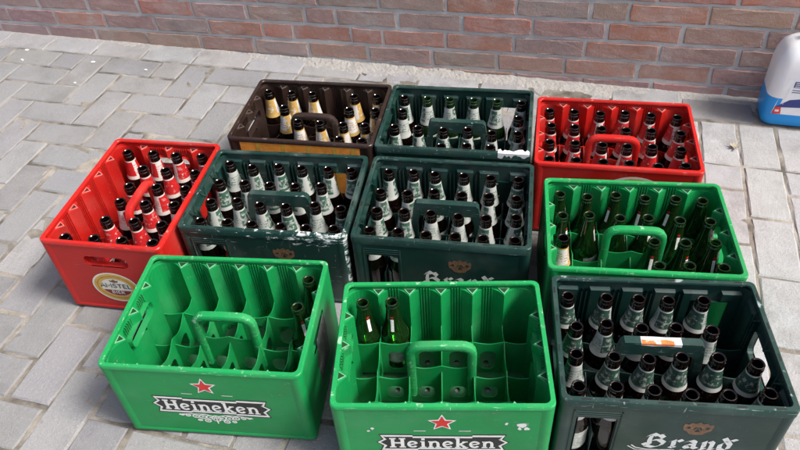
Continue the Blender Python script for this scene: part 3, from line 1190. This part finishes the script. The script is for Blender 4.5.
def star_logo(root, face='front', off=LY - IN, s0=0.0):
    """red star over a black banner with white slab letters, hop scroll beneath"""
    zc, hh, hw = .1065, .0215, .110
    def banner(e):
        return [(s0 - hw - e, zc + hh + e), (s0 - hw * .50, zc + hh + e), (s0 - hw * .50, zc + hh + e - .004), (s0 + hw * .50, zc + hh + e - .004), (s0 + hw * .50, zc + hh + e), (s0 + hw + e, zc + hh + e),
                (s0 + hw - .006 + e, zc + .012), (s0 + hw + .006 + e, zc + .002), (s0 + hw - .006 + e, zc - .010), (s0 + hw + e, zc - hh - e),
                (s0 + hw * .42, zc - hh - e), (s0 + hw * .42, zc - hh - e + .003), (s0 - hw * .42, zc - hh - e + .003), (s0 - hw * .42, zc - hh - e), (s0 - hw - e, zc - hh - e),
                (s0 - hw + .006 - e, zc - .010), (s0 - hw - .006 - e, zc + .002), (s0 - hw + .006 - e, zc + .012)]
    P = Print(face, off, .0004); P.poly(banner(.0078)); b0 = P.build('banner_key', M['black'], root)
    P = Print(face, off, .0006); P.poly(banner(.0050)); P.build('banner_border', M['white'], root)
    P = Print(face, off, .0008); P.poly(banner(-.0005)); b = P.build('banner', M['black'], root)
    P = Print(face, off, .0011)
    cap = .0335
    w = slab_width('Heineken', cap, .02)
    slab_text(P, 'Heineken', s0 - w / 2, zc - .0165, cap, .02)
    P.build('lettering', M['white'], b)
    P = Print(face, off, .0005); P.poly(star_pts(s0, .175, .0275, .0125)); st = P.build('star', M['white'], root)
    P = Print(face, off, .0009); P.poly(star_pts(s0, .175, .0215, .0092)); P.build('star_fill', M['redprint'], st)
    P = Print(face, off, .0005)
    for q in (-1, 1):
        P.stroke([(s0 + q * .030, .1475), (s0 + q * .052, .1475)], .0018)
    P.build('trademark_line', M['white'], root)
    P = Print(face, off, .0005)
    for q in (-1, 1):
        for i, (x, y, r) in enumerate(((.012, .066, .0085), (.028, .067, .0075), (.042, .068, .0065), (.058, .070, .0045), (.020, .0535, .006), (.036, .055, .004))):
            P.stroke(ell(s0 + q * x, y, r, r * .8, 12), .0030, True)
            P.poly(ell(s0 + q * x, y, r * .42, r * .3, 8))
        P.stroke([(s0 + q * .006, .071), (s0 + q * .02, .077), (s0 + q * .05, .076), (s0 + q * .07, .073)], .0030)
        P.poly([(s0 + q * .064, .071), (s0 + q * .074, .075), (s0 + q * .078, .071), (s0 + q * .07, .067)])
    P.stroke(ell(s0, .064, .009, .010, 14), .0030, True)
    P.stroke([(s0, .073), (s0, .045)], .0030)
    P.build('hop_scroll', M['white'], root)

def brand_logo(root, off=LY - IN):
    # blackletter word, flourish, bronze crest
    P = Print('front', off, .0005)
    nx, ny = .0040, .0034
    def N(*pts):
        P.nib([(bx + a * sc, by + b * sc) for a, b in pts], nx, ny)
    bx, by, sc = -.036, .090, .034
    # B (cap is about 1.45 units tall)
    N((.10, 1.02), (.30, 1.30), (.55, 1.12), (.80, 1.22)); N((.28, 1.12), (.22, .70), (.26, .20), (.12, .02))
    N((.66, 1.20), (.88, .98), (.74, .74), (.40, .66)); N((.70, .72), (.98, .48), (.86, .14), (.50, -.06), (.12, .06)); N((-.04, .30), (.12, .12))
    bx = -.036 + .043
    N((.08, .62), (.22, .78), (.24, .16), (.10, .04)); N((.22, .60), (.46, .82), (.62, .66)); N((.10, .10), (.34, .02))
    bx += .0255
    N((.10, .66), (.34, .82), (.54, .68), (.54, .14), (.72, .04)); N((.52, .44), (.20, .40), (.10, .20), (.28, .02), (.52, .20))
    bx += .0285
    N((.06, .66), (.20, .80), (.22, .14), (.10, .04), (.32, .03)); N((.22, .62), (.46, .82), (.62, .66), (.60, .14), (.52, .04), (.76, .06))
    bx += .0300
    N((.64, 1.12), (.34, .82), (.14, .60), (.14, .18), (.34, .02), (.58, .16), (.62, .60), (.46, .86), (.22, 1.22))
    N((.66, 1.12), (.84, 1.02))
    P.build('lettering', M['white_dark'], root)
    P = Print('front', off, .0005)
    P.stroke([(-.058, .092), (-.050, .084), (-.030, .079), (-.005, .080), (.02, .083)], .003)
    P.stroke([(-.064, .088), (-.050, .077), (-.02, .074)], .0025)
    P.stroke([(.03, .083), (.07, .080), (.11, .083), (.128, .088)], .0025)
    P.build('flourish', M['white_dark'], root)
    P = Print('front', off, .0005)
    cx, cz = .046, .158
    out = [(-.026, .006), (-.024, .014), (-.018, .012), (-.013, .018), (-.007, .015), (0, .021), (.007, .015), (.013, .018), (.018, .012), (.024, .014), (.026, .006),
           (.024, -.006), (.016, -.012), (.012, -.019), (0, -.021), (-.012, -.019), (-.016, -.012), (-.024, -.006)]
    holes = [ell(cx, cz - .003, .0075, .0085, 12), ell(cx - .016, cz + .002, .0035, .004, 8), ell(cx + .016, cz + .002, .0035, .004, 8)]
    P.poly([(cx + a, cz + b) for a, b in out], holes)
    P.stroke([(cx - .006, cz - .008), (cx, cz + .004), (cx + .006, cz - .008)], .003)
    P.stroke(ell(cx, cz - .003, .0115, .0125, 16), .0018, True)
    P.build('crest', M['bronze'], root)

def oval_logo(root, face, off, s0, zc, rx, ry):
    P = Print(face, off, .0004); P.poly(ell(s0, zc, rx, ry, 40)); ov = P.build('oval_emblem', M['cream'], root)
    P = Print(face, off, .0006); P.poly(ell(s0, zc, rx * .92, ry * .91, 40), [ell(s0, zc, rx * .66, ry * .60, 36)]); P.build('emblem_ring', M['gold'], ov)
    P = Print(face, off, .0007); P.stroke(ell(s0, zc, rx * .79, ry * .75, 36), rx * .02, True); P.build('emblem_line', M['maroon'], ov)
    def seg(a0, a1, k1, k2):
        return ell(s0, zc, rx * .64, ry * .58, 16, a0, a1)
    P = Print(face, off, .0006); P.poly(seg(200, 340, 0, 0)); P.build('emblem_panel', M['maroon'], ov)
    P = Print(face, off, .0009)
    sans_text(P, 'AMSTEL', s0, zc - ry * .04, ry * .30, 1.25 * rx / ry / 1.15)
    P.build('lettering', M['black'], ov)
    P = Print(face, off, .0010)
    sans_text(P, 'BIER', s0, zc - ry * .44, ry * .22, 1.3 * rx / ry / 1.15)
    P.build('lettering', M['cream'], ov)
    P = Print(face, off, .0009)
    P.poly([(s0 + a * rx, zc + b * ry) for a, b in ((-.16, .38), (-.2, .5), (-.1, .46), (0, .56), (.1, .46), (.2, .5), (.16, .38), (0, .32))])
    P.build('emblem_crest', M['bronze'], ov)

CR = {'A': (-.6419, 1.3515, -.216 + PI / 2), 'B': (-.3773, .9369, -.1518), 'C': (.0616, .822, -.0877), 'D': (.4754, .7886, -.1475), 'E': (.1116, 1.227, -.209),
      'F': (-.2900, 1.3075, -.193), 'G': (-.2180, 1.6425, -.2202), 'H': (.1736, 1.5560, -.2192), 'I': (.5645, 1.4374, -.2255), 'J': (.5198, 1.0968, -.1749)}
LAB = {
    'A': ('red beer crate with oval emblem on its end, leftmost on the paving', 'left red crate'),
    'B': ('bright green beer crate holding only two bottles in its right column', 'left bright green crate'),
    'C': ('bright green beer crate holding two bottles in its back left corner', 'middle bright green crate'),
    'D': ('dark green beer crate with orange sticker on its handle', 'front dark green crate'),
    'E': ('dark green beer crate full of bottles behind the middle bright green crate', 'central dark green crate'),
    'F': ('dark green beer crate with pale scraped front edge beside the left red crate', 'scraped dark green crate'),
    'G': ('dark brown beer crate with orange front panel near the brick wall', 'brown crate'),
    'H': ('dark green beer crate with torn white paper on its front rim', 'rear dark green crate'),
    'I': ('red beer crate full of bottles near the brick wall at right', 'right red crate'),
    'J': ('bright green beer crate with many green bottles in front of the right red crate', 'rear bright green crate'),
}
crates = {}
for n_, (x, y, a) in CR.items():
    crates[n_] = thing('beer_crate', LAB[n_][0], 'crate', (x, y, 0), a, 'beer crates standing on the paving')
for n_ in 'BCJ':
    scallop_crate(crates[n_], M['green'], M['green_rim'])
for n_ in 'AI':
    scallop_crate(crates[n_], M['red'], M['red_rim'])
scallop_crate(crates['G'], M['brown'], M['brown_rim'])
hd = {}
for n_ in 'DEFH':
    hd[n_] = pad_crate(crates[n_], M['dark_scr'] if n_ == 'F' else M['dark'], M['dark_scr'] if n_ == 'F' else M['dark_rim'])
    brand_logo(crates[n_])
for n_ in 'BCJ':
    star_logo(crates[n_])
oval_logo(crates['A'], 'left', LX - IN, -.004, .084, .060, .050)
oval_logo(crates['I'], 'front', LY - IN, .045, .130, .085, .072)
# scuffed dark sticker on the right end of the left green crate
P = Print('right', LX - IN, .0005)
P.poly([(-.035, .05), (.045, .045), (.055, .12), (.05, .175), (-.02, .17), (-.04, .11)])
P.build('scuffed_sticker', flat('scuffed_sticker', (.08, .09, .09), .6, .4, scale=40, worn=(.35, .36, .33)), crates['B'])
# paint scuff on the middle green crate
P = Print('front', LY - IN, .0005)
for cx, cz, r in ((.143, .168, .009), (.152, .156, .006), (.139, .156, .005), (.115, .172, .004), (-.128, .155, .004), (-.135, .147, .003)):
    P.poly([(cx + r * rnd.uniform(.5, 1.2) * math.cos(t), cz + r * rnd.uniform(.5, 1.3) * math.sin(t)) for t in [2 * PI * i / 9 for i in range(9)]])
P.build('white_scuff', M['paper'], crates['C'])['kind'] = 'stuff'
# orange front panel of the brown crate
P = Print('front', LY - IN, .0005)
P.poly([(-.164, .060), (.164, .060), (.164, .2155), (-.164, .2155)])
op = P.build('orange_panel', M['orange'], crates['G'])
P = Print('front', LY - IN, .0009)
for q in (-.12, -.05, .02, .09, .14):
    P.poly([(q - .004 + rnd.uniform(-.01, .01), .062), (q + .006, .062), (q + .012, .2145), (q + .001, .2145)])
P.build('panel_marks', M['gold'], op)
# torn white paper on the rear crate's front rim
def torn():
    m = MB()
    r = random.Random(5)
    N = 14
    up_, dn = [], []
    for i in range(N + 1):
        x = .118 + .078 * i / N
        up_.append((x, -LY + .012 + r.uniform(-.005, .006), H + .0005 + r.uniform(0, .0006)))
        dn.append((x, -LY - .0006, H - .003 - r.uniform(0, .014)))
    mid = [(x, -LY - .0006, H + .0005) for x, _, _ in up_]
    m.loft([up_, mid, dn], False)
    return m
torn().build('torn_paper', M['paper'], crates['H'])
# sticker on the handle of the front crate
m = MB()
zt = .2163
e1 = [(-.040, .0078), (-.02, .0084), (.006, .0076), (.034, .0082)]
m.loft([[(x, y, zt) for x, y in e1], [(x, -.0087, zt) for x, y in e1], [(x, -.0087, .2105 - .002 * (i % 2)) for i, (x, y) in enumerate(e1)]], False)
st = m.build('handle_sticker', M['paper'], hd['D'])
m = MB()
zt = .21655
e1 = [(-.039, .001), (-.02, -.0015), (.006, .002), (.020, -.001)]
m.loft([[(x, y, zt) for x, y in e1], [(x, -.00895, zt) for x, y in e1], [(x, -.00895, .2115) for x, y in e1]], False)
m.build('sticker_print', M['sticker'], crates['D'])

# ------------------------------------------------------------------ bottles
PROF = [(0.004, .0022), (.020, .0008), (.0262, 0), (.0293, .0025), (.0303, .010), (.0303, .099), (.0298, .107), (.0280, .115), (.0252, .1225), (.0225, .130), (.0200, .140), (.0174, .154),
        (.0152, .169), (.0136, .183), (.0131, .189), (.0131, .1918), (.0141, .1926), (.0143, .1962), (.0136, .1976), (.0129, .1985), (.0129, .2015), (.0134, .2024), (.0134, .2048), (.0126, .2060),
        (.0110, .2062), (.0097, .2050), (.0093, .2000), (.0096, .186), (.0112, .172)]
def prof_r(z):
    for (r0, z0), (r1, z1) in zip(PROF[3:], PROF[4:]):
        if z0 <= z <= z1 and z1 > z0:
            return r0 + (r1 - r0) * (z - z0) / (z1 - z0)
    return .03
def bottle_mesh():
    m = MB(); m.lathe(PROF, 22); return m
def neck_wrap(z0, z1, extra=.0004):
    def f():
        m = MB()
        zs = [z0 + (z1 - z0) * i / 7 for i in range(8)]
        m.lathe([(prof_r(z) + extra, z) for z in zs], 28)
        return m
    return f
def body_wrap():
    m = MB()
    N = 14
    rings = []
    for z in (.040, .096):
        rings.append([(.0306 * math.cos(a), .0306 * math.sin(a), z) for a in [math.radians(-75 + 150 * i / N) for i in range(N + 1)]])
    m.loft(rings, False)
    return m
def neck_print():
    """upright white word on the neck"""
    m = MB()
    zs = [.134 + .032 * i / 5 for i in range(6)]
    rings = []
    for i, z in enumerate(zs):
        r = prof_r(z) + .0004
        w = .0034 / r
        rings.append([(r * math.cos(a), r * math.sin(a), z) for a in (-w, -w / 3, w / 3, w)])
    m.loft(rings, False)
    return m
def neck_star():
    m = MB()
    r = prof_r(.1715) + .0006
    pts = star_pts(0, .1715, .0048, .002)
    m.add([(r * math.cos(a / r), r * math.sin(a / r), z) for a, z in pts] , [tuple(range(10))])
    return m
def cap_mesh():
    m = MB()
    N = 42
    def ring(r, z, w=0):
        return [((r + w * (i % 2)) * math.cos(2 * PI * i / N), (r + w * (i % 2)) * math.sin(2 * PI * i / N), z) for i in range(N)]
    m.loft([ring(.0146, .2005, .0008), ring(.0143, .2022, .0006), ring(.0134, .2066), ring(.0120, .2080), ring(.006, .2085), ring(.0005, .2086)])
    return m
G_BODY = bottle_mesh().mesh('bottle_glass', True)
MESH = {}
def bmesh_mat(key, fn, mat, smooth=True):
    me = fn().mesh(key, smooth)
    me.materials.append(mat)
    MESH[key] = me
bmesh_mat('glass_brown', bottle_mesh, M['glass_brown'])
bmesh_mat('glass_green', bottle_mesh, M['glass_green'])
for q in ('brand', 'brand2', 'amstel', 'gold'):
    bmesh_mat('neck_' + q, neck_wrap(NZ0, NZ1), M['lab_' + q])
bmesh_mat('body_label', body_wrap, M['bodylabel'])
bmesh_mat('neck_print', neck_print, M['white'])
bmesh_mat('neck_star', neck_star, M['redprint'], False)
bmesh_mat('cap_white', cap_mesh, M['cap_white'])
bmesh_mat('cap_red', cap_mesh, M['cap_red'])
KIND = {   # glass, parts, words
    'brand': ('glass_brown', [('neck_label', 'neck_brand'), ('body_label', 'body_label')], 'brown bottle, green label'),
    'brand2': ('glass_brown', [('neck_label', 'neck_brand2'), ('body_label', 'body_label')], 'brown bottle, pale label'),
    'brandg': ('glass_green', [('neck_label', 'neck_brand2'), ('body_label', 'body_label')], 'green bottle, pale label'),
    'amstel': ('glass_brown', [('neck_label', 'neck_amstel'), ('body_label', 'body_label')], 'brown bottle, red label'),
    'gold': ('glass_brown', [('neck_label', 'neck_gold'), ('body_label', 'body_label')], 'brown bottle, gold label'),
    'green': ('glass_green', [('neck_print', 'neck_print'), ('neck_star', 'neck_star'), ('body_label', 'body_label')], 'clear green bottle'),
    'capw': ('glass_brown', [('neck_label', 'neck_brand2'), ('crown_cap', 'cap_white')], 'white-capped bottle'),
    'capr': ('glass_brown', [('neck_label', 'neck_brand2'), ('crown_cap', 'cap_red')], 'dull red-capped bottle'),
}
ORD = ['first', 'second', 'third', 'fourth', 'fifth', 'sixth']
def bottle(crate, kind, row, col_, nrow, ncol, dx, dy, yaw):
    gl, parts, words = KIND[kind]
    x, y, _ = CR[crate]
    lx = (col_ - (ncol - 1) / 2) * dx + rnd.gauss(0, .0006)
    ly = -(row - (nrow - 1) / 2) * dy + rnd.gauss(0, .0012)
    c, s_ = math.cos(yaw), math.sin(yaw)
    lab = '%s, %s row from back, %s from left, %s' % (words, ORD[row], ORD[col_], LAB[crate][1])
    t = thing('beer_bottle', lab, 'bottle', (x + c * lx - s_ * ly, y + s_ * lx + c * ly, FLOOR + .0003), 0, 'empty beer bottles standing in the crates')
    t.rotation_euler = (rnd.gauss(0, .015), rnd.gauss(0, .015), 0)
    spin = rnd.uniform(0, 2 * PI)
    if kind == 'green':
        spin = -PI / 2 + rnd.gauss(.3, .9)
    o = link('glass_body', MESH[gl], t)
    for pn, mk in parts:
        q = link(pn, MESH[mk], t)
        q.rotation_euler = (0, 0, spin)
    return t
def fill(crate, grid, legend):
    yaw = CR[crate][2]
    if crate == 'A':
        yaw -= PI / 2
        dx, dy = PY, PX
    else:
        dx, dy = PX, PY
    for r_, line in enumerate(grid):
        for c_, ch in enumerate(line):
            if ch in legend:
                bottle(crate, legend[ch], r_, c_, len(grid), len(line), dx, dy, yaw)
fill('A', ['aaaa', '.aaa', '.aaa', '.aaa', '.aaa', 'aaaa'], {'a': 'amstel'})
fill('B', ['.....g', '.....g', '......', '......'], {'g': 'green'})
fill('C', ['gg....', '......', '......', '......'], {'g': 'green'})
fill('D', ['bbbbb.', 'bbbbb.', 'bbbbbb', 'bbbbbb'], {'b': 'brand'})
fill('E', ['wwwwww', 'wwwwww', 'wwwwww', 'wwwwww'], {'w': 'brand2'})
fill('F', ['wwwwww', 'wwwww.', 'wwwwww', 'wwwwww'], {'w': 'brand2', 'c': 'capw', 'd': 'capw', 'r': 'capr'})
fill('G', ['ggg.gg', '.g..gg', '..gggg', '....gg'], {'g': 'gold'})
fill('H', ['wggggw', 'w....w', 'wwwwww', '..www.'], {'w': 'brand2', 'g': 'brandg', 'c': 'capw'})
fill('I', ['aaaaaa', 'aaaaaa', 'aaaaaa', 'aaaaaa'], {'a': 'amstel'})
fill('J', ['gggggg', 'gggggg', 'k..ggg', '...ggg'], {'g': 'green', 'k': 'gold'})

# ------------------------------------------------------------------ jerrycan by the wall
k = NT('blue_liquid_in_white_plastic')
x, y, z = k.sep()
lev = k.math('LESS_THAN', z, .098)
c = k.mix(lev, (.82, .83, .83), (.006, .30, .74))
k.col(c); k.rough(.3)
k.p.inputs['Subsurface Weight'].default_value = .25
k.p.inputs['Subsurface Radius'].default_value = (.02, .02, .02)
can_mat = k.m
can = thing('jerrycan', 'white plastic jerrycan half full of blue liquid against the brick wall', 'jerrycan', uv(1.592, -.088), WA)
m = MB()
def rr(hx, hy, r, z):
    return rrect(hx, hy, r, z, 5)
m.loft([rr(.080, .045, .02, .0), rr(.094, .060, .03, .004), rr(.0985, .0645, .032, .014), rr(.100, .066, .033, .03), rr(.100, .066, .033, .185), rr(.097, .064, .033, .215),
        rr(.088, .058, .032, .240), rr(.070, .046, .03, .256), rr(.045, .03, .022, .263)])
m.add(rr(.080, .045, .02, .0), [tuple(range(24))]); m.add(rr(.045, .03, .022, .263), [tuple(range(24))])
m.build('body', can_mat, can, True)
can_w = flat('white_can_plastic', (.80, .81, .81), .35, .05)
m = tube_path([(-.035, .254), (-.036, .275), (-.028, .292), (-.010, .298), (.020, .298), (.038, .293), (.046, .278), (.050, .250)], .012, .009)
m.build('handle', can_w, can, True)
m = MB(); m.lathe([(.001, .300), (.017, .300), (.019, .297), (.019, .272), (.016, .270), (.016, .255)], 24)
cp = m.build('cap', flat('blue_cap', (.02, .12, .5), .4, .1), can, True)
cp.location = (.066, 0, -.012)
def can_print(name, pts, mat, lift):
    m_ = MB()
    # wraps round the rounded front-left edge of the can
    def pos(s_, z_):
        flat_x = -.100 + .033
        if s_ >= flat_x:
            return (s_, -(.066 + lift), z_)
        a = (flat_x - s_) / .033
        return (flat_x - (.033 + lift) * math.sin(a), -.066 + .033 - (.033 + lift) * math.cos(a), z_)
    n_ = 8
    (a0, z0), (a1, z1), (a2, z2), (a3, z3) = pts       # quad: lower left, lower right, upper right, upper left
    lo = [pos(a0 + (a1 - a0) * i / n_, z0 + (z1 - z0) * i / n_) for i in range(n_ + 1)]
    hi = [pos(a3 + (a2 - a3) * i / n_, z3 + (z2 - z3) * i / n_) for i in range(n_ + 1)]
    m_.loft([lo, hi], False)
    return m_.build(name, mat, lab_parent)
lab_parent = can
navy = flat('navy_print', (.03, .05, .22), .4, .2)
lab0 = can_print('label', [(-.078, .045), (.07, .045), (.07, .165), (-.060, .165)], flat('label_white', (.80, .81, .83), .4, .06), .0006)
lab_parent = lab0
can_print('navy_band', [(-.074, .068), (.068, .078), (.068, .118), (-.040, .096)], navy, .0010)
can_print('red_box', [(-.077, .046), (-.052, .046), (-.056, .070), (-.071, .070)], flat('red_box', (.70, .04, .04), .4, .2), .0012)
can_print('white_mark', [(-.070, .054), (-.059, .054), (-.059, .061), (-.070, .061)], M['white'], .0015)
can_print('text_block', [(-.042, .138), (.03, .138), (.03, .158), (-.042, .158)], navy, .0010)
for i in range(3):
    can_print('text_line', [(-.039, .1405 + .006 * i), (.027, .1405 + .006 * i), (.027, .143 + .006 * i), (-.039, .143 + .006 * i)], M['white'], .0013)
can_print('text_line', [(-.042, .128), (.01, .128), (.01, .1305), (-.042, .1305)], navy, .0010)
can_print('text_line', [(-.042, .121), (.02, .121), (.02, .1235), (-.042, .1235)], navy, .0010)

# ------------------------------------------------------------------ small litter on the paving
leaf_mat = flat('dry_leaf', (.46, .40, .30), .8, .35, scale=200)
lf = thing('dry_leaf', 'small curled straw coloured dry leaf on the paving near the jerrycan', 'leaf', uv(1.413, -.29, .001), .4)
for i in range(6):
    a = 2 * PI * i / 6 + rnd.uniform(-.3, .3)
    L = rnd.uniform(.012, .022)
    m = MB()
    rings = []
    for q in range(5):
        t = q / 4
        w = .0036 * math.sin(PI * (t * .9 + .08))
        z = .002 + .009 * t * t + .001
        cx, cy = L * t * math.cos(a), L * t * math.sin(a)
        nx, ny = -math.sin(a), math.cos(a)
        rings.append([(cx - nx * w, cy - ny * w, z), (cx, cy, z - .001), (cx + nx * w, cy + ny * w, z), (cx, cy, z - .0016)])
    m.loft(rings)
    m.build('lobe', leaf_mat, lf)
chip_mat = flat('white_chip', (.78, .77, .74), .8, .1, scale=150)
WHERE = ['nearest the left picture edge under the wall', 'a little below the leftmost chip', 'below the wall, right of two others', 'lying beside a paver joint at upper left', 'farthest right of the chips']
for i, (u, v, L) in enumerate(((-1.195, -.13, .016), (-1.162, -.203, .018), (-.866, -.169, .017), (-.844, -.318, .012), (-.625, -.187, .013))):
    m = MB()
    r = random.Random(i)
    ring = [(L / 2 * r.uniform(.75, 1.1) * math.cos(t), L * .28 * r.uniform(.7, 1.2) * math.sin(t)) for t in [2 * PI * q / 8 for q in range(8)]]
    m.loft([[(x, y, 0) for x, y in ring], [(x, y, .002) for x, y in ring], [(x * .6, y * .5, .004) for x, y in ring]])
    m.add([(x * .6, y * .5, .004) for x, y in ring], [tuple(range(8))])
    o = m.build('stone_chip', chip_mat)
    p = uv(u, v, -.0005)
    o.location = p
    o.rotation_euler = (0, 0, r.uniform(-.9, .2))
    o['label'] = 'tiny white stone chip on the paving, ' + WHERE[i]
    o['category'] = 'chip'
    o['group'] = 'white chips on the paving'
